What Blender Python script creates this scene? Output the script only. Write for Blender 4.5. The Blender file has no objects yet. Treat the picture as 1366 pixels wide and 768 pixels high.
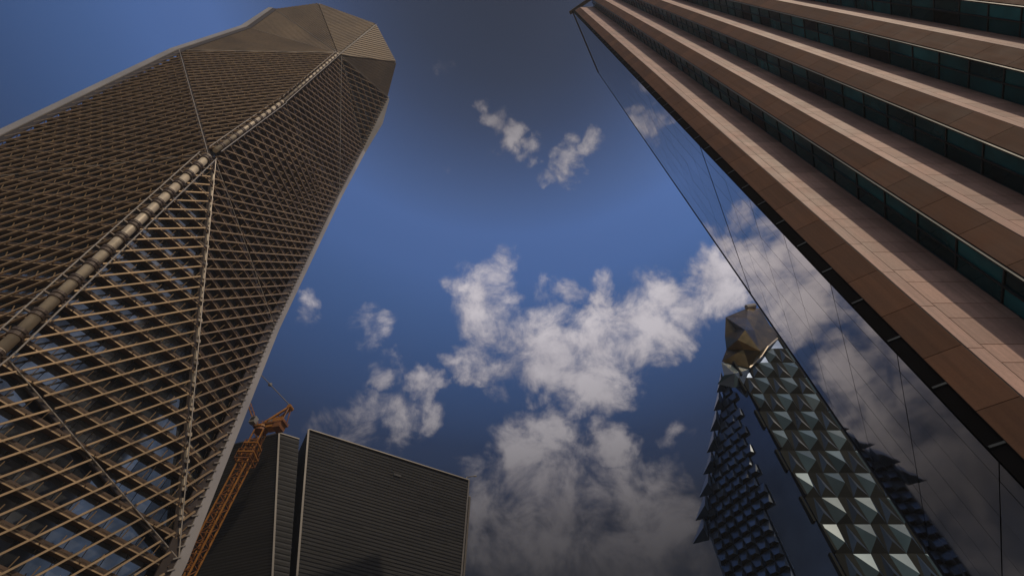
import bpy, bmesh, math, random
from mathutils import Vector as V
random.seed(7)
R = math.radians
S = bpy.context.scene
COL = S.collection

# ------------------------------------------------------------------ camera
PITCH = R(56.4)
CP, SP = math.cos(PITCH), math.sin(PITCH)
CAM = V((0, 0, 1.6))
cd = bpy.data.cameras.new('camera'); cam = bpy.data.objects.new('camera', cd); COL.objects.link(cam)
cam.location = CAM; cam.rotation_euler = (math.pi/2 + PITCH, 0, 0)
cd.sensor_width = 36; cd.lens = 18; cd.clip_start = .1; cd.clip_end = 20000
S.camera = cam
F = 683.0
def ray(u, v):
    """direction of the line of sight through a photo pixel (used while measuring the photograph)"""
    xc, yc = (u-683)/F, (384-v)/F
    return V((xc, CP-yc*SP, SP+yc*CP))
def at_z(u, v, z):
    d = ray(u, v); return CAM + d*((z-CAM.z)/d.z)

# ------------------------------------------------------------------ light
S.view_settings.view_transform = 'Standard'; S.view_settings.look = 'None'
S.view_settings.gamma = 1; S.view_settings.use_curve_mapping = False
S.view_settings.exposure = -.55
SUN_EL = R(44); SUN_AZ = V((.55, -.835, 0)).normalized()
SUND = SUN_AZ*math.cos(SUN_EL) + V((0, 0, math.sin(SUN_EL)))
sl = bpy.data.lights.new('sun', 'SUN'); so = bpy.data.objects.new('sun', sl); COL.objects.link(so)
sl.energy = 2.6; sl.angle = R(.6); sl.color = (1, .83, .62)
so.rotation_euler = SUND.to_track_quat('Z', 'Y').to_euler()

W = bpy.data.worlds.new('World'); S.world = W; W.use_nodes = True
nt = W.node_tree; nt.nodes.clear()
def N(t, **k):
    n = nt.nodes.new(t)
    for a, b in k.items(): setattr(n, a, b)
    return n
def LK(a, b): nt.links.new(a, b)
def math_(op, a, b=None, clamp=False):
    n = N('ShaderNodeMath', operation=op); n.use_clamp = clamp
    for i, x in enumerate((a, b)):
        if x is None: continue
        if isinstance(x, (int, float)): n.inputs[i].default_value = x
        else: LK(x, n.inputs[i])
    return n.outputs[0]
def ramp_(fac, stops, interp='LINEAR'):
    n = N('ShaderNodeValToRGB'); cr = n.color_ramp; cr.interpolation = interp
    while len(cr.elements) < len(stops): cr.elements.new(.5)
    for e, (p, c) in zip(cr.elements, stops): e.position = p; e.color = (*c, 1)
    LK(fac, n.inputs[0]); return n.outputs[0]
def mixc(fac, a, b, bt='MIX'):
    n = N('ShaderNodeMix', data_type='RGBA', blend_type=bt)
    for i, x in ((0, fac), (6, a), (7, b)):
        if isinstance(x, (int, float)): n.inputs[i].default_value = x
        elif isinstance(x, tuple): n.inputs[i].default_value = (*x, 1)
        else: LK(x, n.inputs[i])
    return n.outputs[2]
tc = N('ShaderNodeTexCoord'); DIR = tc.outputs['Generated']
sep = N('ShaderNodeSeparateXYZ'); LK(DIR, sep.inputs[0]); ZZ = sep.outputs[2]
sky = N('ShaderNodeTexSky', sky_type='NISHITA'); sky.sun_disc = False
sky.sun_elevation = SUN_EL; sky.sun_rotation = math.atan2(SUN_AZ.x, SUN_AZ.y)
sky.air_density = 1.0; sky.dust_density = .6; sky.ozone_density = 2.0
g = lambda v: (v, v, v)
gk = [(0, (.10, .10, .11)), (.45, (.03, .032, .04)), (.53, (.07, .085, .115)), (.63, (.26, .33, .46)), (.74, (.66, .90, 1.25)),
      (.80, (1.0, 1.3, 1.75)), (.84, (1.3, 1.6, 2.15)), (.885, (1.5, 1.75, 2.3)), (.91, (1.33, 1.45, 1.8)), (.935, (1.03, 1.07, 1.28)), (.96, (.74, .70, .78)), (.98, (.55, .49, .50)), (1, (.41, .345, .33))]
gr_ = N('ShaderNodeVectorMath', operation='SCALE'); gr_.inputs['Scale'].default_value = 3.0
LK(ramp_(ZZ, [(p, tuple(c/3 for c in k)) for p, k in gk], 'LINEAR'), gr_.inputs[0]); grade = gr_.outputs[0]
south = N('ShaderNodeMapRange', interpolation_type='SMOOTHSTEP'); LK(sep.outputs[1], south.inputs[0])
south.inputs[1].default_value = .05; south.inputs[2].default_value = -.35; south.inputs[3].default_value = 0; south.inputs[4].default_value = 1
grade = mixc(south.outputs[0], grade, (1.0, .96, .92))
skyc = mixc(1.0, sky.outputs[0], grade, 'MULTIPLY')
BL = [(640,385,44,1),(655,430,50,1),(700,462,58,1),(755,478,56,1),(820,452,54,1),(862,428,52,1),(912,400,44,1),(962,370,36,1),(735,500,40,1),(640,478,36,.95),(795,500,44,1),(905,445,34,.9),
      (652,150,20,.8),(680,180,23,.85),(710,206,17,.8),(765,220,22,.9),(795,198,19,.8),(742,237,12,.7),(590,100,9,.5),(590,224,9,.5),
      (482,445,26,.58),(518,490,24,.58),(480,575,40,.72),(532,578,38,.72),(566,515,22,.68),(582,552,20,.62),(755,390,20,.68),(800,382,22,.7),(812,582,26,.8),(890,572,20,.72),
      (720,625,58,1),(765,685,90,1),(690,730,85,1),(862,690,62,1),(905,705,50,1),(635,615,30,.75),(412,412,20,.55),(810,760,90,1),
      (1015,345,26,.9),(880,372,18,.6),(935,345,20,.7)]
def colnoise(scale, detail, off):
    mp = N('ShaderNodeVectorMath', operation='ADD'); LK(DIR, mp.inputs[0]); mp.inputs[1].default_value = off
    n = N('ShaderNodeTexNoise'); LK(mp.outputs[0], n.inputs['Vector']); n.inputs['Scale'].default_value = scale; n.inputs['Detail'].default_value = detail; n.inputs['Roughness'].default_value = .6
    c = N('ShaderNodeVectorMath', operation='SUBTRACT'); LK(n.outputs['Color'], c.inputs[0]); c.inputs[1].default_value = (.5, .5, .5); return c.outputs[0]
def vscale(v, k):
    n = N('ShaderNodeVectorMath', operation='SCALE'); LK(v, n.inputs[0]); n.inputs['Scale'].default_value = k; return n.outputs[0]
def vadd(a, b):
    n = N('ShaderNodeVectorMath', operation='ADD'); LK(a, n.inputs[0]); LK(b, n.inputs[1]); return n.outputs[0]
warped = vadd(DIR, vadd(vscale(colnoise(7, 3, (5, 2, 8)), .16), vscale(colnoise(24, 6, (1, 7, 3)), .085)))
nz = N('ShaderNodeVectorMath', operation='NORMALIZE'); LK(warped, nz.inputs[0]); WDIR = nz.outputs[0]
mask = None
for (u, v, r, wt) in BL:
    d = ray(u, v).normalized()
    a = .25*sum(d.angle(ray(u+r*c, v+r*s).normalized()) for c, s in ((1,0),(-1,0),(0,1),(0,-1)))
    vm = N('ShaderNodeVectorMath', operation='DOT_PRODUCT'); LK(WDIR, vm.inputs[0]); vm.inputs[1].default_value = d
    mr = N('ShaderNodeMapRange'); mr.inputs[1].default_value = math.cos(a*1.6); mr.inputs[2].default_value = 1
    mr.inputs[3].default_value = 0; mr.inputs[4].default_value = wt
    LK(vm.outputs['Value'], mr.inputs[0])
    mask = mr.outputs[0] if mask is None else math_('MAXIMUM', mask, mr.outputs[0])
def noise_(scale, detail, rough, dist=0, off=(0,0,0)):
    mp = N('ShaderNodeVectorMath', operation='ADD'); LK(DIR, mp.inputs[0]); mp.inputs[1].default_value = off
    n = N('ShaderNodeTexNoise'); LK(mp.outputs[0], n.inputs['Vector'])
    n.inputs['Scale'].default_value = scale; n.inputs['Detail'].default_value = detail
    n.inputs['Roughness'].default_value = rough; n.inputs['Distortion'].default_value = dist
    return n.outputs[0]
n1 = noise_(11, 9, .62, .35); n2 = noise_(5, 6, .55, .2, (3.1, 1.7, .4)); n3 = noise_(7, 8, .6, .3, (9.2, 4.4, 2.0))
# clouds round the rest of the sky, out of the photograph's view
wild = math_('MULTIPLY', math_('SUBTRACT', n2, .56), 2.0)
front = N('ShaderNodeVectorMath', operation='DOT_PRODUCT'); LK(DIR, front.inputs[0]); front.inputs[1].default_value = (0, CP, SP)
away = N('ShaderNodeMapRange'); LK(front.outputs['Value'], away.inputs[0])
away.inputs[1].default_value = .72; away.inputs[2].default_value = .6; away.inputs[3].default_value = 0; away.inputs[4].default_value = 1
wild = math_('MULTIPLY', math_('MAXIMUM', wild, 0), away.outputs[0])
mask = math_('MAXIMUM', mask, math_('MULTIPLY', wild, 4.0, True))
dens = math_('ADD', math_('MULTIPLY', mask, 1.05), math_('MULTIPLY', math_('SUBTRACT', n1, .5), 2.8))
al = N('ShaderNodeMapRange', interpolation_type='SMOOTHSTEP'); LK(dens, al.inputs[0])
al.inputs[1].default_value = .3; al.inputs[2].default_value = 1.12; al.inputs[3].default_value = 0; al.inputs[4].default_value = .93
alpha = math_('MULTIPLY', al.outputs[0], math_('MULTIPLY', mask, 5, True), True)
shade = ramp_(math_('ADD', math_('MULTIPLY', dens, .35), math_('MULTIPLY', n3, .6)), [(.25, (3.4, 3.4, 4.3)), (.48, (6.0, 5.6, 6.3)), (.74, (9.8, 9.1, 9.6))])
cgrade = ramp_(ZZ, [(0, g(.15)), (.45, g(.06)), (.53, g(.17)), (.6, g(.36)), (.67, g(.58)), (.76, g(.9)), (.85, g(1.05)), (.94, g(.6)), (1, g(.3))])
cgrade = mixc(south.outputs[0], cgrade, (.8, .8, .8))
cloudc = mixc(1.0, shade, cgrade, 'MULTIPLY')
final = mixc(alpha, skyc, cloudc)
bg = N('ShaderNodeBackground'); LK(final, bg.inputs[0]); bg.inputs[1].default_value = .1
wo = N('ShaderNodeOutputWorld'); LK(bg.outputs[0], wo.inputs[0])

# ------------------------------------------------------------------ materials
def mat(name, col, rough=.5, metal=0., var=.15, scale=.5, spec=.5, island=0., bump=0., fine=0., streak=0.):
    m = bpy.data.materials.new(name); m.use_nodes = True; t = m.node_tree
    b = t.nodes['Principled BSDF']
    b.inputs['Roughness'].default_value = rough; b.inputs['Metallic'].default_value = metal
    b.inputs['Specular IOR Level'].default_value = spec
    tcn = t.nodes.new('ShaderNodeTexCoord'); n = t.nodes.new('ShaderNodeTexNoise')
    t.links.new(tcn.outputs['Object'], n.inputs['Vector']); n.inputs['Scale'].default_value = scale; n.inputs['Detail'].default_value = 6
    cr = t.nodes.new('ShaderNodeValToRGB')
    cr.color_ramp.elements[0].position = .3; cr.color_ramp.elements[1].position = .7
    cr.color_ramp.elements[0].color = (*[c*(1-var) for c in col], 1)
    cr.color_ramp.elements[1].color = (*[min(1, c*(1+var)) for c in col], 1)
    t.links.new(n.outputs[0], cr.inputs[0]); out = cr.outputs[0]
    if fine:
        n2 = t.nodes.new('ShaderNodeTexNoise'); n2.inputs['Scale'].default_value = scale*14; n2.inputs['Detail'].default_value = 4
        t.links.new(tcn.outputs['Object'], n2.inputs['Vector'])
        mp = t.nodes.new('ShaderNodeMapRange'); mp.inputs[1].default_value = .3; mp.inputs[2].default_value = .7
        mp.inputs[3].default_value = 1-fine; mp.inputs[4].default_value = 1+fine; t.links.new(n2.outputs[0], mp.inputs[0])
        mx = t.nodes.new('ShaderNodeVectorMath'); mx.operation = 'SCALE'; t.links.new(out, mx.inputs[0]); t.links.new(mp.outputs[0], mx.inputs['Scale']); out = mx.outputs[0]
    if streak:
        mpn = t.nodes.new('ShaderNodeMapping'); mpn.inputs['Scale'].default_value = (1.7, 1.7, .05); t.links.new(tcn.outputs['Object'], mpn.inputs[0])
        ns = t.nodes.new('ShaderNodeTexNoise'); ns.inputs['Scale'].default_value = 1.6; ns.inputs['Detail'].default_value = 7; ns.inputs['Roughness'].default_value = .65; t.links.new(mpn.outputs[0], ns.inputs['Vector'])
        mp = t.nodes.new('ShaderNodeMapRange'); mp.inputs[1].default_value = .35; mp.inputs[2].default_value = .65; mp.inputs[3].default_value = 1-streak; mp.inputs[4].default_value = 1+streak*.4; t.links.new(ns.outputs[0], mp.inputs[0])
        mx = t.nodes.new('ShaderNodeVectorMath'); mx.operation = 'SCALE'; t.links.new(out, mx.inputs[0]); t.links.new(mp.outputs[0], mx.inputs['Scale']); out = mx.outputs[0]
    if island:
        ge = t.nodes.new('ShaderNodeNewGeometry'); mp = t.nodes.new('ShaderNodeMapRange')
        mp.inputs[3].default_value = 1-island; mp.inputs[4].default_value = 1+island
        t.links.new(ge.outputs['Random Per Island'], mp.inputs[0])
        mx = t.nodes.new('ShaderNodeVectorMath'); mx.operation = 'SCALE'; t.links.new(out, mx.inputs[0]); t.links.new(mp.outputs[0], mx.inputs['Scale']); out = mx.outputs[0]
    t.links.new(out, b.inputs['Base Color'])
    if bump:
        bp = t.nodes.new('ShaderNodeBump'); bp.inputs['Strength'].default_value = bump; bp.inputs['Distance'].default_value = .3
        n3 = t.nodes.new('ShaderNodeTexNoise'); n3.inputs['Scale'].default_value = .12; n3.inputs['Detail'].default_value = 2
        t.links.new(tcn.outputs['Object'], n3.inputs['Vector']); t.links.new(n3.outputs[0], bp.inputs['Height']); t.links.new(bp.outputs[0], b.inputs['Normal'])
    rr = t.nodes.new('ShaderNodeMapRange'); rr.inputs[3].default_value = max(0, rough*.75); rr.inputs[4].default_value = min(1, rough*1.25)
    t.links.new(n.outputs[0], rr.inputs[0]); t.links.new(rr.outputs[0], b.inputs['Roughness'])
    return m
M = dict(
    fin=mat('tan_metal', (.43, .29, .155), .45, .3, .2, .15),
    walk=mat('bronze_walkway', (.085, .05, .027), .6, .2, .3, .3),
    tglass=mat('tower_glass', (.17, .185, .205), .05, .8, .4, .25, island=.55),
    spandrel=mat('cream_spandrel', (.34, .27, .165), .6, 0, .2, .2, island=.35),
    column=mat('cream_column', (.55, .45, .32), .5, .1, .15, .4),
    collar=mat('dark_collar', (.09, .06, .04), .55, .2, .2, .5),
    rail=mat('pale_rail', (.42, .36, .29), .4, .4, .1, .5),
    trim=mat('white_trim', (.34, .31, .285), .45, .1, .12, .08),
    crown=mat('crown_mesh', (.24, .175, .11), .6, .2, .18, .06, fine=.12),
    seam=mat('seam_dark', (.05, .035, .025), .6, .1, .2, .4),
    mirror=mat('mirror_glass', (.60, .545, .50), .03, 1., .06, .1, bump=.05, island=.07),
    joint=mat('joint_dark', (.015, .013, .013), .5, 0, .2, 1),
    gap=mat('painted_gap_shade', (.006, .0055, .006), .9, 0, .3, .3, spec=.02),
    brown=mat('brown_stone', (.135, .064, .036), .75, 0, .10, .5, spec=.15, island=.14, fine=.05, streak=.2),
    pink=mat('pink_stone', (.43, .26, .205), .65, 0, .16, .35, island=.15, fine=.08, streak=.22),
    teal=mat('teal_glass', (.012, .10, .115), .07, .4, .5, .25, island=.85),
    mullion=mat('window_mullion', (.03, .035, .035), .5, .2, .2, 1),
    back=mat('dark_backing', (.03, .022, .02), .7, 0, .2, 1),
    lback=mat('louvre_backing', (.02, .018, .017), .7, 0, .2, .2),
    slat=mat('louvre_slat', (.046, .043, .040), .6, .1, .18, .06, island=.16, streak=.15),
    cope=mat('coping_metal', (.13, .115, .10), .5, .3, .15, .2),
    cglass=mat('crystal_glass', (.30, .37, .48), .05, .85, .2, .08),
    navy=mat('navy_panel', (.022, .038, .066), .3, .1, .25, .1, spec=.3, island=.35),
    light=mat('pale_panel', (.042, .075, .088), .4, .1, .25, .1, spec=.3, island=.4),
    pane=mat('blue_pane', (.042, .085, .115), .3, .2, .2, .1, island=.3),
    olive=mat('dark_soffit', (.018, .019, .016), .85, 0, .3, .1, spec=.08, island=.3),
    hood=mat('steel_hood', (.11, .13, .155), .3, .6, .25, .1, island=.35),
    gold=mat('bronze_gold', (.13, .085, .032), .25, .75, .35, .25, island=.3),
    orange=mat('crane_orange', (.36, .15, .03), .5, 0, .25, .6),
    odark=mat('crane_rust', (.2, .075, .022), .6, 0, .3, .6),
    grey=mat('machine_grey', (.30, .28, .25), .5, .2, .2, .6),
    cable=mat('steel_cable', (.3, .26, .22), .5, .5, .1, 1),
    concrete=mat('paving', (.22, .20, .18), .85, 0, .15, .3),
    asphalt=mat('asphalt', (.05, .05, .05), .9, 0, .2, .5),
    sand=mat('sandy_ground', (.38, .31, .22), .95, 0, .2, .05),
)

# ------------------------------------------------------------------ mesh helpers
class MB:
    def __init__(s): s.v = []; s.f = []; s.m = []
    def face(s, pts, mi=0):
        i = len(s.v); s.v += [tuple(p) for p in pts]; s.f.append(tuple(range(i, i+len(pts)))); s.m.append(mi)
    def prism(s, a, b, mi=0, cap=True):
        """two matching rings of points joined by sides"""
        n = len(a); i = len(s.v); s.v += [tuple(p) for p in a] + [tuple(p) for p in b]
        for k in range(n):
            j = (k+1) % n; s.f.append((i+k, i+j, i+n+j, i+n+k)); s.m.append(mi)
        if cap:
            s.f.append(tuple(range(i+n-1, i-1, -1))); s.f.append(tuple(range(i+n, i+2*n))); s.m += [mi, mi]
    def bar(s, p, q, side, up, w, h, mi=0):
        side = side*(w/2); up = up*(h/2)
        s.prism([p-side-up, p+side-up, p+side+up, p-side+up], [q-side-up, q+side-up, q+side+up, q-side+up], mi)
    def strut(s, p, q, w, mi=0, ref=V((0, 0, 1))):
        d = (q-p).normalized(); a = d.cross(ref)
        if a.length < 1e-3: a = d.cross(V((1, 0, 0)))
        a.normalize(); s.bar(p, q, a, a.cross(d), w, w, mi)
    def tube(s, p, q, r, n=10, mi=0, r2=None):
        d = (q-p).normalized(); a = d.cross(V((0, 0, 1)))
        if a.length < 1e-3: a = V((1, 0, 0))
        a.normalize(); b = a.cross(d); r2 = r if r2 is None else r2
        c = [(math.cos(2*math.pi*k/n), math.sin(2*math.pi*k/n)) for k in range(n)]
        s.prism([p+a*(x*r)+b*(y*r) for x, y in c], [q+a*(x*r2)+b*(y*r2) for x, y in c], mi)
    def box(s, c, sx, sy, sz, mi=0, ax=V((1, 0, 0))):
        ay = V((-ax.y, ax.x, 0)); p = V(c)
        q = [p+ax*(i*sx/2)+ay*(j*sy/2) for i, j in ((-1,-1),(1,-1),(1,1),(-1,1))]
        s.prism([x-V((0,0,sz/2)) for x in q], [x+V((0,0,sz/2)) for x in q], mi)
    def build(s, name, mats, parent=None, smooth=False, fix=True):
        me = bpy.data.meshes.new(name); off = V(parent['_w']) if parent is not None and '_w' in parent else V((0, 0, 0))
        me.from_pydata([(x[0]-off.x, x[1]-off.y, x[2]-off.z) for x in s.v], [], s.f)
        for x in (mats if isinstance(mats, list) else [mats]): me.materials.append(M[x])
        me.polygons.foreach_set('material_index', s.m)
        if fix:
            bm = bmesh.new(); bm.from_mesh(me); bmesh.ops.recalc_face_normals(bm, faces=bm.faces); bm.to_mesh(me); bm.free()
        if smooth: me.polygons.foreach_set('use_smooth', [True]*len(me.polygons))
        me.update()
        o = bpy.data.objects.new(name, me); COL.objects.link(o)
        if parent is not None: o.parent = parent; o['_w'] = tuple(off)
        return o
def thing(name, label, cat, loc, group=None):
    o = bpy.data.objects.new(name, None); COL.objects.link(o); o.location = loc; o['_w'] = tuple(loc)
    o['label'] = label; o['category'] = cat
    if group: o['group'] = group
    return o
def structure(o): o['kind'] = 'structure'; return o
def Z(p, z): return V((p[0], p[1], z))

# ------------------------------------------------------------------ ground, road, plaza
b = MB(); b.face([(-4000,-4000,0),(4000,-4000,0),(4000,4000,0),(-4000,4000,0)]); structure(b.build('ground', 'sand', fix=False))
b = MB(); b.box((-25, 40, .004+.0), 26, 420, .008, ax=V((1,0,0))); structure(b.build('road', 'asphalt'))
b = MB(); b.box((2, 40, .07), 28-.02, 420, .14); structure(b.build('pavement', 'concrete'))
b = MB()
for k in range(-16, 24): b.box((-25, k*9, .014), .15, 3, .004)
o = b.build('lane_marking', 'rail'); structure(o)

# ------------------------------------------------------------------ faceted tower on the left
T = thing('skyscraper', 'tallest tower, faceted and wrapped in tan diagonal sunshade fins, filling the left side', 'skyscraper', (-112, 80, 0))
NC = at_z(0, 478, 76); N1 = at_z(280, 213, 164.6); NM = at_z(375, 142, 233); N2 = at_z(451, 75, 328)
R3 = at_z(226, 742, 60); R2 = at_z(359, 434, 140); R1 = at_z(448, 258, 260); R0 = at_z(480, 199, 320); RT = at_z(514, 130, 360)
L1 = at_z(241, 73, 262); L2 = V((-160, 54, 128)); LT = at_z(332, 41, 339)
T0 = at_z(366, 16, 377); T1 = at_z(425, 8, 384); T2 = at_z(500, 35, 380); T3 = at_z(526, 84, 371)
C0 = V((-97, 68, 0)); R4 = V((-70, 110, 0)); L3 = V((-158, 56, 60)); L4 = V((-155, 58, 0))
B0 = V((-138, 112, 0)); B1 = V((-142, 104, 330)); CEN = V((-122, 75, 0))
facets = [(L1,N1,N2),(L2,N1,L1),(L2,NC,N1),(L3,NC,L2),(L3,L4,C0,NC),
          (N1,NC,R3),(N1,R3,R2),(N1,R2,R1,NM),(NM,R1,N2),(N2,R1,R0),(N2,R0,RT),(NC,C0,R3),(C0,R4,R3)]
FL = 5.75; SL = 1.63
def outn(poly):
    n = (poly[1]-poly[0]).cross(poly[2]-poly[0]).normalized()
    c = sum(poly, V())/len(poly) - CEN; c.z = 0
    return n if n.dot(c) > 0 else -n
def cut(poly, f, c):
    pts = []
    for i in range(len(poly)):
        a, q = poly[i], poly[(i+1) % len(poly)]; fa, fb = f(a)-c, f(q)-c
        if (fa < 0) != (fb < 0): pts.append(a+(q-a)*(fa/(fa-fb)))
    return pts if len(pts) == 2 else None
def shrink(p, q, e):
    d = q-p; L = d.length
    return (p+d*(e/L), q-d*(e/L)) if L > 2.5*e else None
rng = random.Random(3)
for poly in facets:
    poly = list(poly); n = outn(poly); h = V((-n.y, n.x, 0)).normalized(); u = n.cross(h).normalized()
    if u.z < 0: u = -u
    zmin, zmax = min(p.z for p in poly), max(p.z for p in poly)
    glass, band, fins = MB(), MB(), MB()
    inner = [p - n*.6 for p in poly]
    # glazing panes storey by storey, each pane a little its own tone
    fh = lambda p: p.dot(h)
    sph = 3.1 if poly[0] == N1 and poly[1] == R3 else 1.5
    k0, k1 = int(zmin//FL), int(zmax//FL)+1
    def clip(pl, f, c, keep):
        out = []
        for i in range(len(pl)):
            a, q = pl[i], pl[(i+1) % len(pl)]; fa, fb = (f(a)-c)*keep, (f(q)-c)*keep
            if fa >= 0: out.append(a)
            if (fa < 0) != (fb < 0): out.append(a+(q-a)*(fa/(fa-fb)))
        return out
    fz = lambda p: p.z
    for k in range(k0, k1+1):
        st = clip(clip(inner, fz, k*FL, 1), fz, (k+1)*FL, -1)
        if len(st) < 3: continue
        lo, hi = min(map(fh, st)), max(map(fh, st)); step = 3.6
        j = math.floor(lo/step)
        while j*step < hi:
            pn = clip(clip(st, fh, j*step+.07, 1), fh, (j+1)*step-.07, -1)
            j += 1
            if len(pn) < 3: continue
            gl = clip(pn, fz, k*FL+sph, 1); sp = clip(pn, fz, k*FL+sph-.08, -1)
            if len(gl) >= 3: glass.face(gl, 0)
            if len(sp) >= 3: glass.face([p+n*.08 for p in sp], 1)
        # walkway
        s = cut(poly, fz, k*FL)
        if s and (s[1]-s[0]).length > 1.5:
            p, q = s
            if (q-p).dot(h) < 0: p, q = q, p
            hz = V((n.x, n.y, 0)).normalized()
            band.bar(p+hz*.35, q+hz*.35, hz, V((0,0,1)), 1.7, .55)
            band.bar(p+hz*1.25+V((0,0,.55)), q+hz*1.25+V((0,0,.55)), hz, V((0,0,1)), .08, .5)
            band.bar(p+hz*1.2+V((0,0,-.2)), q+hz*1.2+V((0,0,-.2)), hz, V((0,0,1)), .12, .25, 1)
            L = (q-p).length; m = max(1, int(L/3.5))
            for i in range(m):
                c = p+(q-p)*((i+.5)/m)
                fins.strut(c+hz*.2+V((0,0,.3)), c+hz*1.65+V((0,0,2.7)), .16)
                if i % 2 == 0: band.strut(c+hz*1.1+h*1.0, c+hz*1.75+h*1.0, .22)
    # diagonal fins
    fw = .24 if n.y < -.7 and zmin < 150 else .36
    fd = lambda p: p.z - SL*(p-N1).dot(h)
    vals = [fd(p) for p in poly]; c = math.floor(min(vals)/FL)*FL
    while c < max(vals):
        c += FL
        s = cut(poly, fd, c)
        if not s: continue
        e = shrink(s[0], s[1], .5)
        if not e: continue
        d = (e[1]-e[0]).normalized(); fins.bar(e[0]+n*1.85, e[1]+n*1.85, n.cross(d), n, fw, .42)
    if glass.f: glass.build('glass_skin', ['tglass', 'spandrel'], T)
    if band.f: band.build('walkway_tiers', ['walk', 'fin'], T)
    if fins.f: fins.build('sunshade_fins', 'fin', T)
# crown
for poly in [(L1,N2,LT),(LT,N2,T0),(T0,N2,T1),(T1,N2,T2),(T2,N2,T3),(T3,N2,RT)]:
    poly = list(poly); n = outn(poly); n = n if n.z > -.9 else n
    c = MB(); c.prism([p+n*1.6 for p in poly], [p-n*.2 for p in poly])
    h = V((-n.y, n.x, 0)).normalized()
    fd = lambda p: p.z - SL*(p-N1).dot(h); vals = [fd(p) for p in poly]; q = min(vals)+1
    ln = MB()
    while q < max(vals):
        s = cut(poly, fd, q); q += 2.9
        if s and (s[1]-s[0]).length > 2:
            d = (s[1]-s[0]).normalized(); c.bar(s[0]+n*1.72, s[1]+n*1.72, n.cross(d), n, .35, .3)
    c.build('crown_panel', 'crown', T)
# inner core so the tower is solid from the side
bm = bmesh.new()
core = [C0, NC, N1, N2, R4, R3, R2, R1, R0, RT, T0, T1, T2, T3, LT, L1, L2, L3, L4, B0, B1, V((-100, 104, 200)), V((-98, 112, 0))]
b = MB()
for a in [(B0,L4,L3),(B0,L3,L2),(B0,L2,B1),(B1,L2,L1),(B1,L1,LT),(B1,LT,T0),(B0,B1,R4),(R4,B1,R3),(R3,B1,R2),(R2,B1,R1),(R1,B1,R0),(R0,B1,RT),(RT,B1,T3),(T3,B1,T2),(T2,B1,T1),(T1,B1,T0)]:
    b.face(a)
b.build('rear_skin', 'crown', T, fix=False)
bm.free()
# folds between facets
def fold(a, q, w=.26, off=2.0, double=True):
    mid = (a+q)/2; o_ = V((mid.x-CEN.x, mid.y-CEN.y, 0)).normalized(); d = (q-a).normalized(); sd = d.cross(o_).normalized()
    m = MB()
    m.bar(a+o_*(off-1.2), q+o_*(off-1.2), sd, o_, 1.5, .5, 1)
    m.tube(a+o_*off+sd*.4, q+o_*off+sd*.4, w/2, 8, 0)
    m.build('fold_rib', ['rail', 'seam'], T)
for a, q in [(N1,R3),(N1,R2),(NM,R1),(N2,R1),(N2,R0),(N2,RT),(NC,R3),(N1,L1),(N1,L2),(L1,N2),(LT,N2),(N2,T2),(N2,T0)]: fold(a, q)
# cream stub columns seen behind the steep fold of the right-hand face
m = MB(); d = (R3-N1).normalized(); o_ = V((.9, -.42, 0)).normalized(); k = 6.0
while k < (R3-N1).length-2:
    c = N1+d*k+o_*.55-d.cross(o_)*1.1; m.tube(c, c+d*3.6, .62, 10); m.bar(c+d*3.7, c+d*4.6, d.cross(o_).normalized(), o_, 1.8, .5); k += 6.3
m.build('fold_column', 'column', T)
# corner column with its collars and rails
def column(a, q, r):
    o_ = V((.45, -.9, 0)).normalized(); d = (q-a).normalized(); sd = d.cross(o_).normalized()
    m = MB(); m.tube(a+o_*2.1, q+o_*2.1, r, 20); col = m.build('corner_column', 'column', T)
    for f in col.data.polygons: f.use_smooth = len(f.vertices) == 4
    z = math.ceil(a.z/FL)*FL
    while z < q.z-1:
        t = (z-a.z)/(q.z-a.z); c = a+(q-a)*t+o_*2.1
        m = MB(); m.tube(c-d*.9, c-d*.2, r*1.3, 18); m.tube(c+d*.2, c+d*.9, r*1.3, 18); m.tube(c-d*.2, c+d*.2, r*1.15, 18)
        for s in (-1, 1): m.strut(c+sd*(s*r), c+sd*(s*2.3*r)+o_*.6, .4)
        m.build('collar', 'collar', col); z += FL
    for s in (-1, 1):
        m = MB(); m.tube(a+o_*2.7+sd*(s*2.3*r), q+o_*2.7+sd*(s*2.3*r), .17, 8); m.build('guide_rail', 'rail', T)
column(V((-98.5, 65.5, 20)), NC, 1.12); column(NC, N1-(N1-NC).normalized()*2, 1.12); column(N1+(N2-N1).normalized()*3, NM, .8); column(NM, N2-(N2-NM).normalized()*3, .6)
# pale edge trims along the two silhouettes
def trim(pts, widths, dirv, thick, push=V((0, 0, 0))):
    pts = [p+push for p in pts]
    dirv = dirv.normalized(); nn = V((-dirv.y, dirv.x, 0))
    m = MB()
    for i in range(len(pts)-1):
        a, q = pts[i], pts[i+1]; wa, wb = widths[i], widths[i+1]
        m.prism([a+dirv*.9-nn*thick, a+dirv*(.9+wa)-nn*thick, a+dirv*(.9+wa)+nn*thick, a+dirv*.9+nn*thick],
                [q+dirv*.9-nn*thick, q+dirv*(.9+wb)-nn*thick, q+dirv*(.9+wb)+nn*thick, q+dirv*.9+nn*thick])
    m.build('edge_trim', 'trim', T)
    g_ = MB()
    for i in range(len(pts)-1):
        a, q = pts[i], pts[i+1]; d = (q-a); L = d.length; d = d/L
        g_.bar(a-dirv*.5, q-dirv*.5, dirv, nn, 3.0, .4, 0); k = 1.5
        while k < L: c = a+d*k+dirv*.3-nn*.6; g_.strut(c-dirv*.6, c+dirv*.9+d*1.2, .25, 1); k += 2.4
    g_.build('edge_gutter', ['seam', 'rail'], T)
trim([R4, R3, R2, R1, R0, R0+(RT-R0)*.6, RT], [2.3, 2.3, 2.0, 2.0, 2.4, 4.6, 1.2], V((.45, .9, 0)), .5, V((1.2, -.5, 0)))
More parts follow.
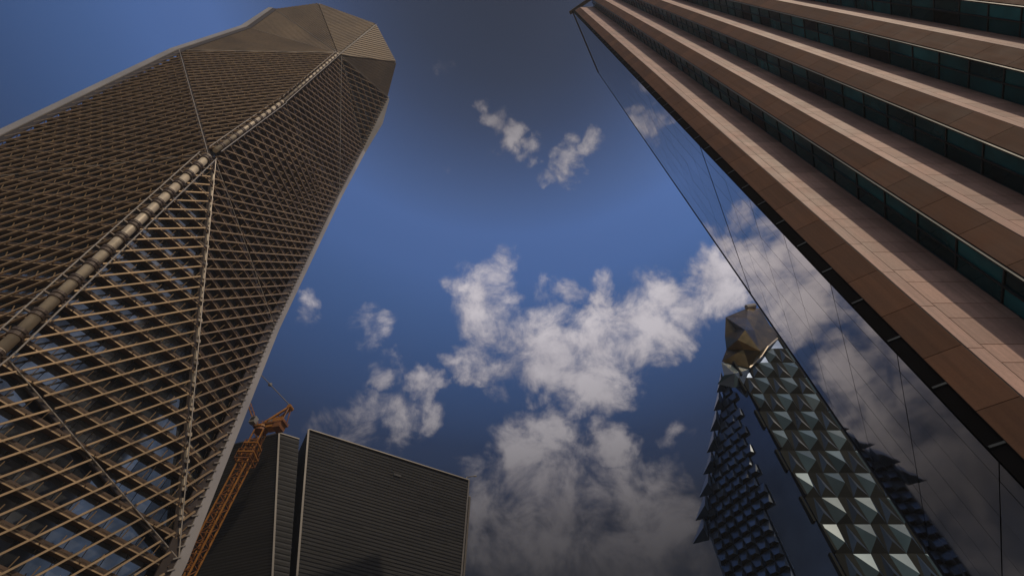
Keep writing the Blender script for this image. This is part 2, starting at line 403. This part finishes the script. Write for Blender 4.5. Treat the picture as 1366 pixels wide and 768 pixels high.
trim([L3, L2, L1, LT, T0], [3.2, 3.2, 3.4, 3.6, 2.5], V((-1, -.1, 0)), .5, V((.3, -1.8, 0)))
m = MB()
for a, q in [(RT,T3),(T3,T2),(T2,T1),(T1,T0)]:
    m.strut(a+(a-CEN).normalized()*.6, q+(q-CEN).normalized()*.6, 1.2)
m.build('parapet_rim', 'trim', T)

# ------------------------------------------------------------------ sawtooth tower on the right
FD = V((.8432, -.5376, 0)); GD = V((.5376, .8432, 0)); HT = 214.0
A = thing('office_tower', 'office tower on the right with mirror glass flank and sawtooth brown and pink stone piers', 'office tower', (45, 20, 0))
P0 = V((24.5, 18, 0)); PITCHB = 6.83; BW = 1.95; PL = 5.3; NB = 9; FH = 3.85
P = [P0+FD*(k*PITCHB) for k in range(NB+1)]; Bq = [p-FD*BW for p in P]; Q = [p+V((PL, 0, 0)) for p in P]
GF = GD; GD = V((.478, .8784, 0)); G0 = V((22.25, 19.44, 0)); GL = 24.0; G1 = G0+GD*GL
plan = [G1, G0+GF*.05, Bq[0]+GF*.35]
for k in range(NB): plan += [Bq[k], P[k], Q[k]]
plan += [Bq[NB]]
far = Bq[NB]+GD*45; plan += [far, G1+FD*25]
inset = MB(); inset.prism([Z(p, 0) for p in plan], [Z(p, HT) for p in plan]); inset.build('building_core', 'back', A)
def wallpanels(m, p, q, z0, z1, gap, proud, mi=0, n=None):
    d = (q-p); L = d.length; d = d/L; n = n or V((d.y, -d.x, 0))
    a = p+d*gap+n*proud; c = q-d*gap+n*proud
    m.prism([Z(a-n*(proud-.003), z0+gap), Z(c-n*(proud-.003), z0+gap), Z(c, z0+gap), Z(a, z0+gap)],
            [Z(a-n*(proud-.003), z1-gap), Z(c-n*(proud-.003), z1-gap), Z(c, z1-gap), Z(a, z1-gap)], mi)
nf = int(HT/FH)
for k in range(NB):
    m = MB()
    for j in range(nf):
        z = j*FH
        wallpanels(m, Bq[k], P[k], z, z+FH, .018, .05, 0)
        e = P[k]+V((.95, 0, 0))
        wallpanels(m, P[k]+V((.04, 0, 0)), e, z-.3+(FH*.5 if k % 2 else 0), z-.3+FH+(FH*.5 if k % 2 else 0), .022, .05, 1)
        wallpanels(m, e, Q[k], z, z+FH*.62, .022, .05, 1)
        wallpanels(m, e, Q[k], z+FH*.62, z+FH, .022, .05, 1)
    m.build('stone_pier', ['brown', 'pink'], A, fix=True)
    # side window between this pier and the next
    wn = MB(); fr = MB(); p, q = Q[k], Bq[k+1]; d = (q-p); L = d.length; d = d/L; n = V((d.y, -d.x, 0))
    if n.dot(V((-1, 0, 0))) < 0: n = -n
    p = p+n*.06; q = q+n*.06
    for j in range(nf):
        z = j*FH
        for s0, s1 in ((.04, .50), (.54, .96)):
            for z0, z1 in ((.03, .97),):
                wn.face([Z(p+d*(L*s0), z+FH*z0), Z(p+d*(L*s1), z+FH*z0), Z(p+d*(L*s1), z+FH*z1), Z(p+d*(L*s0), z+FH*z1)])
        fr.bar(Z(p+n*.03, z), Z(q+n*.03, z), n, V((0,0,1)), .08, .12)
    for s in (.02, .52, .98):
        c = p+d*(L*s); fr.bar(Z(c+n*.05, 0), Z(c+n*.05, HT), n, d, .13, .12)
    w = wn.build('window_strip', 'teal', A); fr.build('window_frame', 'mullion', w)
m = MB(); m.prism([Z(G0-FD*.04, 0), Z(Bq[0], 0), Z(Bq[0]+GF*.3, 0), Z(G0-FD*.04+GF*.3, 0)], [Z(G0-FD*.04, HT), Z(Bq[0], HT), Z(Bq[0]+GF*.3, HT), Z(G0-FD*.04+GF*.3, HT)])
m.build('gap_shade_strip', 'gap', A)  # near-black solid fills the corner gap; its colour stands for the shade inside
m = MB()
for k in range(0, 56):
    z = 2+k*3.85
    if z < HT: m.bar(Z(G0+FD*.02-GF*.03, z), Z(Bq[0]-FD*.02-GF*.03, z), GF, V((0,0,1)), .05, .12)
m.build('recess_clip', 'mullion', A)
# mirror glass flank: big panes with fine open joints
m = MB(); GN = V((-GD.y, GD.x, 0)); zs = [61+7.4*i for i in range(-9, 22)]; zs = [0]+[z for z in zs if 0 < z < HT-1]+[HT]
xs = [0, 1.5, 4.8, 8.2, 11.6, 15, 18.4, 21.8, GL]
rr = random.Random(11)
for i in range(len(zs)-1):
    for j in range(len(xs)-1):
        gz = .22 if abs(zs[i]-61) < .1 else .04; gt = .22 if abs(zs[i+1]-61) < .1 else .04
        a, c = G0+GD*(xs[j]+.025), G0+GD*(xs[j+1]-.025)
        t = [rr.uniform(-.006, .006) for _ in range(4)]
        m.face([Z(a+GN*(.12+t[0]), zs[i]+gz), Z(c+GN*(.12+t[1]), zs[i]+gz), Z(c+GN*(.12+t[2]), zs[i+1]-gt), Z(a+GN*(.12+t[0]+t[2]-t[1]), zs[i+1]-gt)])
m.build('mirror_wall', 'mirror', A)
m = MB(); m.bar(Z(G1+GD*.2+GN*.1, 0), Z(G1+GD*.2+GN*.1, HT+.5), GD, GN, .25, .22); m.build('edge_fin', 'joint', A)
m = MB(); m.bar(Z(G0+GN*.1, HT+.3), Z(G1+GN*.1, HT+.3), GN, V((0,0,1)), .5, .6); m.bar(Z(Bq[0]-FD*2, HT+.3), Z(Bq[NB], HT+.3), GD, V((0,0,1)), 1.2, .6); m.build('roof_coping', 'cope', A)

# ------------------------------------------------------------------ crystal tower
K = thing('crystal_tower', 'tapering tower clad in mirrored pyramids with a crumpled bronze crown', 'skyscraper', (105, 155, 0))
E = V((88, 138, 0)); WD = V((-.5, .866, 0)); WN = V((-.866, -.5, 0))
tl = lambda z: max(0, min(38.5, (163-z)*.7)); trr = lambda z: max(.5, min(14, 5+(135-z)*.14))
bm = bmesh.new(); i_ = WD*.2+V((.3, .3, 0))
for p in [Z(E+i_, 0), Z(E+i_, 160), Z(E+i_+WD*38, 0), Z(E+i_+WD*38, 108), V((150, 138.4, 0)), V((150, 138.4, 168)), V((112, 138.4, 170)), V((150, 186, 0)), V((150, 186, 150)), V((94, 190, 0)), V((94, 190, 100))]:
    bm.verts.new(p-V(K['_w']))
bmesh.ops.convex_hull(bm, input=bm.verts[:]); bmesh.ops.recalc_face_normals(bm, faces=bm.faces)
me = bpy.data.meshes.new('glass_body'); bm.to_mesh(me); bm.free(); me.materials.append(M['cglass'])
o = bpy.data.objects.new('glass_body', me); COL.objects.link(o); o.parent = K
# rows of small hoods on the left flank
m = MB(); rh = 3.7; z = 40.0; r = random.Random(5)
while z < 150:
    t0, t1 = trr(z+rh/2), tl(z+rh)-1.2; w = 3.9
    cnt = max(0, int((t1-t0)/w)); pr = 1.3 if z < 112 else (.8 if z < 126 else .5)
    for i in range(cnt):
        s0 = t1-(i+1)*w; s1 = t1-i*w
        q = lambda s, zz, o_=0: Z(E+WD*s+WN*(.15+o_), zz)
        a, b_, c, d = q(s0, z+rh), q(s1, z+rh), q(s1, z), q(s0, z); pv = pr*r.uniform(.85, 1.15)
        e, f = q(s0+w*.12, z+rh*.12, pv), q(s0+w*.62, z+rh*.2, pv*.9)
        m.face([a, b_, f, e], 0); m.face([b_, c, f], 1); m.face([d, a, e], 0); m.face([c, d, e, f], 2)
    z += rh
m.build('hood_field', ['hood', 'navy', 'olive'], K, fix=False)
# big triangular fins along the silhouette
for i, z in enumerate([152, 146, 139.5, 133, 126.5, 120, 113.5, 107]):
    t = tl(z); w = 3.4+i*.45
    c = Z(E+WD*(t-1.5), z+4); c2 = Z(E+WD*(t+.3), z-5.5); tip = Z(E+WD*(t+w)+WN*1.5, z-4.2); mid = Z(E+WD*(t-1.2)+WN*2.8, z-2.5)
    back = Z(E+WD*(t+.5)-WN*2.5, z-1)
    m = MB(); m.face([c, tip, mid], 0); m.face([mid, tip, c2], 1); m.face([c, mid, c2], 0); m.face([c, back, tip], 0); m.face([c2, tip, back], 1)
    m.build('corner_fin', ['hood', 'navy'], K, fix=False)
# large pyramids on the front
m = MB(); cw, ch_ = 4.9, 8.6; row = 0; z0 = 147.0-ch_*14; y = 138.1; rp = random.Random(4)
while row < 18:
    z = z0+row*ch_; i = 0
    while i < 12:
        x = 88.4+i*cw; lim = 148+(x-88)*1.0
        if z+ch_*.5 < lim:
            a, b_, c, d = V((x, y, z+ch_)), V((x+cw, y, z+ch_)), V((x+cw, y, z)), V((x, y, z))
            if (i+row) % 2 == 0:
                ap = V((x+cw*rp.uniform(.62, .8), y-1.5-rp.uniform(-.2, .3), z+ch_*rp.uniform(.28, .46)))
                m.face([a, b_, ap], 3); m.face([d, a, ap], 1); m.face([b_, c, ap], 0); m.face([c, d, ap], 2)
            else:
                t_ = V((x+cw*.52, y-.12, z+ch_)); l_, r_ = V((x, y-.12, z)), V((x+cw, y-.12, z)); t2 = V((x+cw*.52, y-.9, z+ch_*.35))
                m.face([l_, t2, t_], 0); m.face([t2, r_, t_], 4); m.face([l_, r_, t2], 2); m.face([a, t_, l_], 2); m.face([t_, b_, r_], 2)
        i += 1
    row += 1
m.build('pyramid_field', ['navy', 'light', 'olive', 'pane', 'navy'], K, fix=False)
# stepped reveal at the edge of the pyramids
m = MB()
for row in range(15):
    z = z0+row*ch_; x = 88.4-(1.6 if row % 2 else 0)
    m.prism([V((x-.5, 136.4, z)), V((x+.2, 136.4, z)), V((x+.2, 138.2, z)), V((x-.5, 138.2, z))], [V((x-.5, 136.9, z+ch_*.96)), V((x+.2, 136.9, z+ch_*.96)), V((x+.2, 138.2, z+ch_*.96)), V((x-.5, 138.2, z+ch_*.96))], 0)
m.build('stepped_edge', 'olive', K)
# crumpled crown
def at_y(u, v, y): d = ray(u, v); return CAM+d*((y-CAM.y)/d.y)
PT = {k: at_y(u, v, y) for k, (u, v, y) in dict(a=(968,423,139), b=(999,410,140), c=(1014,411,141), d=(1027,434,139.5), e=(1043,447,140), f=(1024,463,136.5), g=(1015,476,137), h=(1000,491,137.5),
     i=(963,482,138.5), j=(969,466,140), k=(967,449,138.5), hub=(1014,468,133.5), m=(996,424,136.8), n=(994,440,131.5), o=(984,453,133.2), p=(1006,440,135.6), q=(982,440,137), r=(992,466,135.3)).items()}
PT['z'] = V((104, 152, 160))
m = MB()
for t3 in 'a b m,b c m,c p m,a m n,m p n,c d p,p d hub,d e hub,e f hub,f g hub,n p hub,a n q,k a q,q n o,k q o,o n hub,k o j,j o r,o hub r,j r i,i r h,r hub h,hub g h'.split(','):
    m.face([PT[x] for x in t3.split()])
rim_ = 'a b c d e f g h i j k'.split()
for i in range(len(rim_)): m.face([PT[rim_[(i+1) % 11]], PT[rim_[i]], PT['z']])
m.build('crown', 'gold', K, fix=False)
m = MB()
for p_, q_ in ('ef', 'fg', 'gh'): m.strut(PT[p_]+V((0, -.5, 0)), PT[q_]+V((0, -.3, 0)), .55)
m.build('crown_rim', 'rail', K)
m = MB(); t_ = [at_y(962, 483, 138.6), at_y(1000, 492, 138), at_y(992, 512, 137.9), at_y(979, 517, 138.4), at_y(957, 512, 139.5), at_y(966, 500, 137)]
bk = V((96, 146, 152))
for i in range(6): m.face([t_[i], t_[(i+1) % 6], at_y(980, 498, 136)], i % 2)
for i in range(6): m.face([t_[(i+1) % 6], t_[i], bk], 0)
m.build('shoulder_panel', ['light', 'hood'], K, fix=False)
m = MB(); c = at_y(1000, 408, 140); m.tube(c-V((2, 0, 1)), c+V((2.6, 0, .4)), 1.2, 8); m.build('roof_unit', 'trim', K)

# ------------------------------------------------------------------ dark louvred building
TL = at_z(411, 574, 120); 
fd_ = V((.888, .460, 0)); fn_ = V((.460, -.888, 0))
def on_plane(u, v, base=None):
    d = ray(u, v); bp = base or TL; return CAM+d*(((bp-CAM).dot(fn_))/d.dot(fn_))
def louvred(name, label, segs, ztop, depth, pitch=1.1, right_side=True):
    """segs: front corners as (top point, ground point) from left to right"""
    th = thing(name, label, 'building', Z((segs[0][1]+segs[-1][1])/2, 0))
    bodies = MB(); n_back = -fn_*depth
    lo = [s[1] for s in segs]; hi = [s[0] for s in segs]
    ringlo = lo+[p+n_back for p in reversed(lo)]; ringhi = hi+[p+n_back for p in reversed(hi)]
    bodies.prism(ringlo, ringhi); bodies.build('wall', 'lback', th)
    seq = list(zip(hi, lo))
    sides = [(seq[i], seq[i+1]) for i in range(len(seq)-1)]
    sides.append((seq[-1], (seq[-1][0]+n_back, seq[-1][1]+n_back)))
    sides.insert(0, ((seq[0][0]+n_back, seq[0][1]+n_back), seq[0]))
    for (a, b2) in sides:
        m = MB(); k = 1; rg_ = random.Random(2)
        while k*pitch < ztop-.3:
            z = k*pitch; k += 1
            p = a[1]+(a[0]-a[1])*(z/a[0].z); q = b2[1]+(b2[0]-b2[1])*(z/b2[0].z)
            d = (q-p); L = d.length; d = d/L; n = V((d.y, -d.x, 0)); n.normalize()
            tz = V((0, 0, 1)); up = (tz*.93+n*.35).normalized(); sd = (n*.93-tz*.35).normalized()
            # slats in lengths, each a little out of true
            c0 = 0.0
            while c0 < L:
                c1_ = min(L, c0+9.6); jit = rg_.uniform(-.02, .02)
                m.bar(p+d*(c0+.02)+n*(.28+jit), p+d*(c1_-.02)+n*(.28+jit), sd, up, .09, .6); c0 = c1_
        m.build('louvre_screen', 'slat', th)
    for a in (seq[0], seq[-1]):
        m = MB(); m.strut(a[1]+fn_*.45, a[0]+fn_*.45, .55); m.build('corner_post', 'cope', th)
    m = MB()
    for i in range(len(hi)-1): m.bar(hi[i]+fn_*.3+V((0,0,.2)), hi[i+1]+fn_*.3+V((0,0,.2)), fn_, V((0,0,1)), .8, .4)
    m.build('roof_coping', 'cope', th)
    return th
TR = on_plane(625, 643); TR = Z(TR, 120)
bl = on_plane(398, 737); bl0 = bl+(bl-TL)*(bl.z/(TL.z-bl.z))
D = louvred('louvred_building', 'wide dark grey block clad in thin horizontal louvres, low in the middle', [(TL, Z(bl0, 0)), (TR, Z(TR, 0))], 120, 42)
m = MB()
m.box(TR+V((-.8, .5, 1.2)), .3, .3, 2.2); m.strut(TR+V((-.8, .5, 2.2)), TR+V((2.4, -.5, 2.0)), .25); m.box(TR+V((2.4, -.5, 1.9)), 1.0, .5, .35)
m.build('roof_lamp', 'grey', D)
m = MB(); c = on_plane(529, 635)
m.box(c+fn_*.6, 2.6, .5, .8, ax=fd_); m.build('vent_hatch', 'lback', D)
S1 = on_plane(636, 662); S0 = TR+fd_*.3-fn_*5
louvred('rear_wing', 'sliver of striped louvred wing behind the right end of the wide dark block', [(Z(S0, 117), Z(S0, 0)), (Z(S0+fd_*2.6, 117), Z(S0+fd_*2.6, 0))], 117, 30)
# narrower block with a prow, beside it
Wt = on_plane(372, 578); Wz = Wt.z; wl = on_plane(363.5, 756); w0 = wl+(wl-Wt)*(wl.z/(Wz-wl.z))
Xt = Z(TL-fd_*1.5, Wz); x0 = Z(bl0-fd_*.7, 0)
Ad = V((-.945, .328, 0))
Ya = Wt+Ad*55; y0 = Z(w0+Ad*70, 0)
def prow():
    th = thing('prow_building', 'narrow dark louvred block with a sharp prow, just behind the orange crane', 'building', Z(w0, 0))
    m = MB(); bkv = -fn_*30
    m.prism([Z(y0, 0), Z(w0, 0), x0, x0+bkv], [Ya, Wt, Xt, Xt+bkv]); m.build('wall', 'lback', th)
    for nm, (a, a0), (b2, b0), pt in (('louvre_screen', (Ya, y0), (Wt, w0), .8), ('louvre_screen', (Wt, w0), (Xt, x0), 1.5)):
        m = MB(); k = 1
        while k*pt < Wz-.2:
            z = k*pt; k += 1
            p = Z(a0, 0)+(a-Z(a0, 0))*(z/Wz); q = Z(b0, 0)+(b2-Z(b0, 0))*(z/Wz); d = (q-p).normalized(); n = V((d.y, -d.x, 0)).normalized()
            up = (V((0,0,.93))+n*.35).normalized(); m.bar(p+n*.25, q+n*.25, n, up, .09, pt*.5)
        m.build(nm, 'slat', th)
    m = MB(); m.strut(Z(w0, 0)+fn_*.3, Wt+fn_*.3, .5); m.build('corner_post', 'cope', th)
    m = MB(); m.bar(Ya+V((0,0,.2)), Wt+V((0,0,.2)), V((.33,.94,0)), V((0,0,1)), .6, .4); m.bar(Wt+V((0,0,.2)), Xt+V((0,0,.2)), fn_, V((0,0,1)), .6, .4); m.build('roof_coping', 'cope', th)
prow()

# ------------------------------------------------------------------ tower crane
CX, CY, CZ = -78.0, 125.0, 109.0
c0 = V((CX, CY, 0)); KR = thing('tower_crane', 'orange luffing tower crane standing between the finned tower and the dark louvred blocks', 'crane', c0)
hw = 1.35
m = MB(); legs = [V((CX+sx*hw, CY+sy*hw, 0)) for sx, sy in ((-1,-1),(1,-1),(1,1),(-1,1))]
for p in legs: m.bar(p, Z(p, CZ), V((1,0,0)), V((0,1,0)), .34, .34)
k = 0; bay = 2.7
while (k+1)*bay < CZ:
    for i in range(4):
        a, q = legs[i], legs[(i+1) % 4]
        if k % 2: a, q = q, a
        m.strut(Z(a, k*bay), Z(q, (k+1)*bay), .2, 1); m.strut(Z(a, k*bay), Z(q, k*bay), .2, 1)
    k += 1
m.build('mast', ['orange', 'odark'], KR)
m = MB(); top = V((CX, CY, CZ))
for z_, r_, h_ in ((-9, 2.3, .35), (-5.5, 2.0, .3)):
    for i in range(4):
        a = V((CX+[-1,1,1,-1][i]*r_, CY+[-1,-1,1,1][i]*r_, CZ+z_)); q = V((CX+[1,1,-1,-1][i]*r_, CY+[-1,1,1,-1][i]*r_, CZ+z_))
        m.strut(a, q, .4); m.strut(a+V((0,0,1.1)), q+V((0,0,1.1)), .12, 1); m.strut(a-V((0,0,2.2)), q-V((0,0,2.2)), .3, 1); m.strut(a-V((0,0,2.2)), a+V((0,0,1.1)), .16, 1)
m.build('climbing_frame', ['orange', 'odark'], KR)
m = MB(); m.tube(top, top+V((0,0,1.0)), 1.9, 18); m.tube(top+V((0,0,1.0)), top+V((0,0,1.6)), 2.2, 18, 1); m.build('slewing_ring', ['odark', 'orange'], KR)
dx = V((.97, -.24, 0)).normalized(); dy = V((.24, .97, 0)); dz = V((0, 0, 1)); deck = top+V((0, 0, 2.0))
m = MB(); m.box(deck+dx*2.6, 10.5, 3.2, .6, 0, dx)
for s in (-1, 1): m.bar(deck+dx*-2.4+dy*(s*1.7)+dz*1.1, deck+dx*7.7+dy*(s*1.7)+dz*1.1, dy, dz, .09, .09, 1); 
for s in (-1, 1):
    for i in range(8): m.bar(deck+dx*(-2.4+i*1.44)+dy*(s*1.7), deck+dx*(-2.4+i*1.44)+dy*(s*1.7)+dz*1.1, dx, dy, .07, .07, 1)
m.build('machinery_deck', ['odark', 'orange'], KR)
m = MB(); m.box(deck+dx*6.0+dz*(-1.2), 2.4, 3.0, 2.0, 0, dx); m.box(deck+dx*3.2+dz*(-.9), 2.2, 2.6, 1.2, 1, dx); m.build('counterweight', ['odark', 'orange'], KR)
m = MB(); m.box(deck+dx*5+dz*1.2, 3.0, 2.4, 1.8, 0, dx); m.tube(deck+dx*2.6-dy*1.1+dz*1.1, deck+dx*2.6+dy*1.1+dz*1.1, .8, 14, 1); m.build('winch_house', ['orange', 'cable'], KR)
m = MB(); cb = deck-dx*2.6-dy*2.2+dz*1.4; m.box(cb, 1.8, 1.6, 2.2, 0, dx); m.box(cb-dy*.82+dz*.2, 1.4, .06, 1.2, 1, dx); m.build('operator_cab', ['grey', 'tglass'], KR)
tip = V((-72.0, 124.4, 118.6)); m = MB()
for s in (-1, 1):
    m.strut(deck+dx*.5+dy*(s*1.2)+dz*.3, tip+dy*(s*.5), .6, 0); m.strut(deck+dx*7.2+dy*(s*1.2)+dz*.3, tip+dy*(s*.5), .26, 1)
for t_i in (.3, .55, .8):
    m.strut((deck+dx*.5+dy*1.2).lerp(tip+dy*.5, t_i), (deck+dx*.5-dy*1.2).lerp(tip-dy*.5, t_i), .3, 0)
m.tube(tip-dy*1.0, tip+dy*1.0, .75, 14, 0); m.build('a_frame', ['orange', 'odark'], KR)
jr = deck-dx*2.4+dz*.8; jt = V((-112, 128, 158)); m = MB(); jd = (jt-jr).normalized(); js = jd.cross(dz).normalized(); ju = js.cross(jd)
ch = [js*.9-ju*.6, js*-.9-ju*.6, ju*.9]
for c in ch: m.strut(jr+c*.5, jt+c*.6, .2)
for i in range(24):
    t0_, t1_ = i/24, (i+1)/24
    for a in range(3): m.strut(jr.lerp(jt, t0_)+ch[a]*.8, jr.lerp(jt, t1_)+ch[(a+1) % 3]*.8, .12, 1)
m.build('jib', ['orange', 'odark'], KR)
m = MB(); m.tube(tip+V((0,0,.6)), jt, .15, 6); cab = m.build('pendant_cable', 'cable', KR)
bp = (tip+V((0,0,.6))).lerp(jt, .285); m = MB(); m.tube(bp-jd*.7, bp+jd*.0, .25, 10, 0, .75); m.tube(bp, bp+jd*.7, .75, 10, 0, .25); m.build('sheave_block', 'grey', cab)

# ------------------------------------------------------------------ city haze
m = MB(); m.prism([V((-900,-900,-1)), V((900,-900,-1)), V((900,900,-1)), V((-900,900,-1))], [V((-900,-900,400)), V((900,-900,400)), V((900,900,400)), V((-900,900,400))])
HZ = m.build('haze', 'asphalt'); HZ['kind'] = 'stuff'
hm = bpy.data.materials.new('city_haze'); hm.use_nodes = True; ht = hm.node_tree; ht.nodes.clear()
pv = ht.nodes.new('ShaderNodeVolumePrincipled'); pv.inputs['Color'].default_value = (.74, .76, .80, 1); pv.inputs['Density'].default_value = .00025; pv.inputs['Anisotropy'].default_value = .2
oo = ht.nodes.new('ShaderNodeOutputMaterial'); ht.links.new(pv.outputs[0], oo.inputs['Volume'])
HZ.data.materials.clear(); HZ.data.materials.append(hm)

for o in COL.objects:
    if '_w' in o: del o['_w']
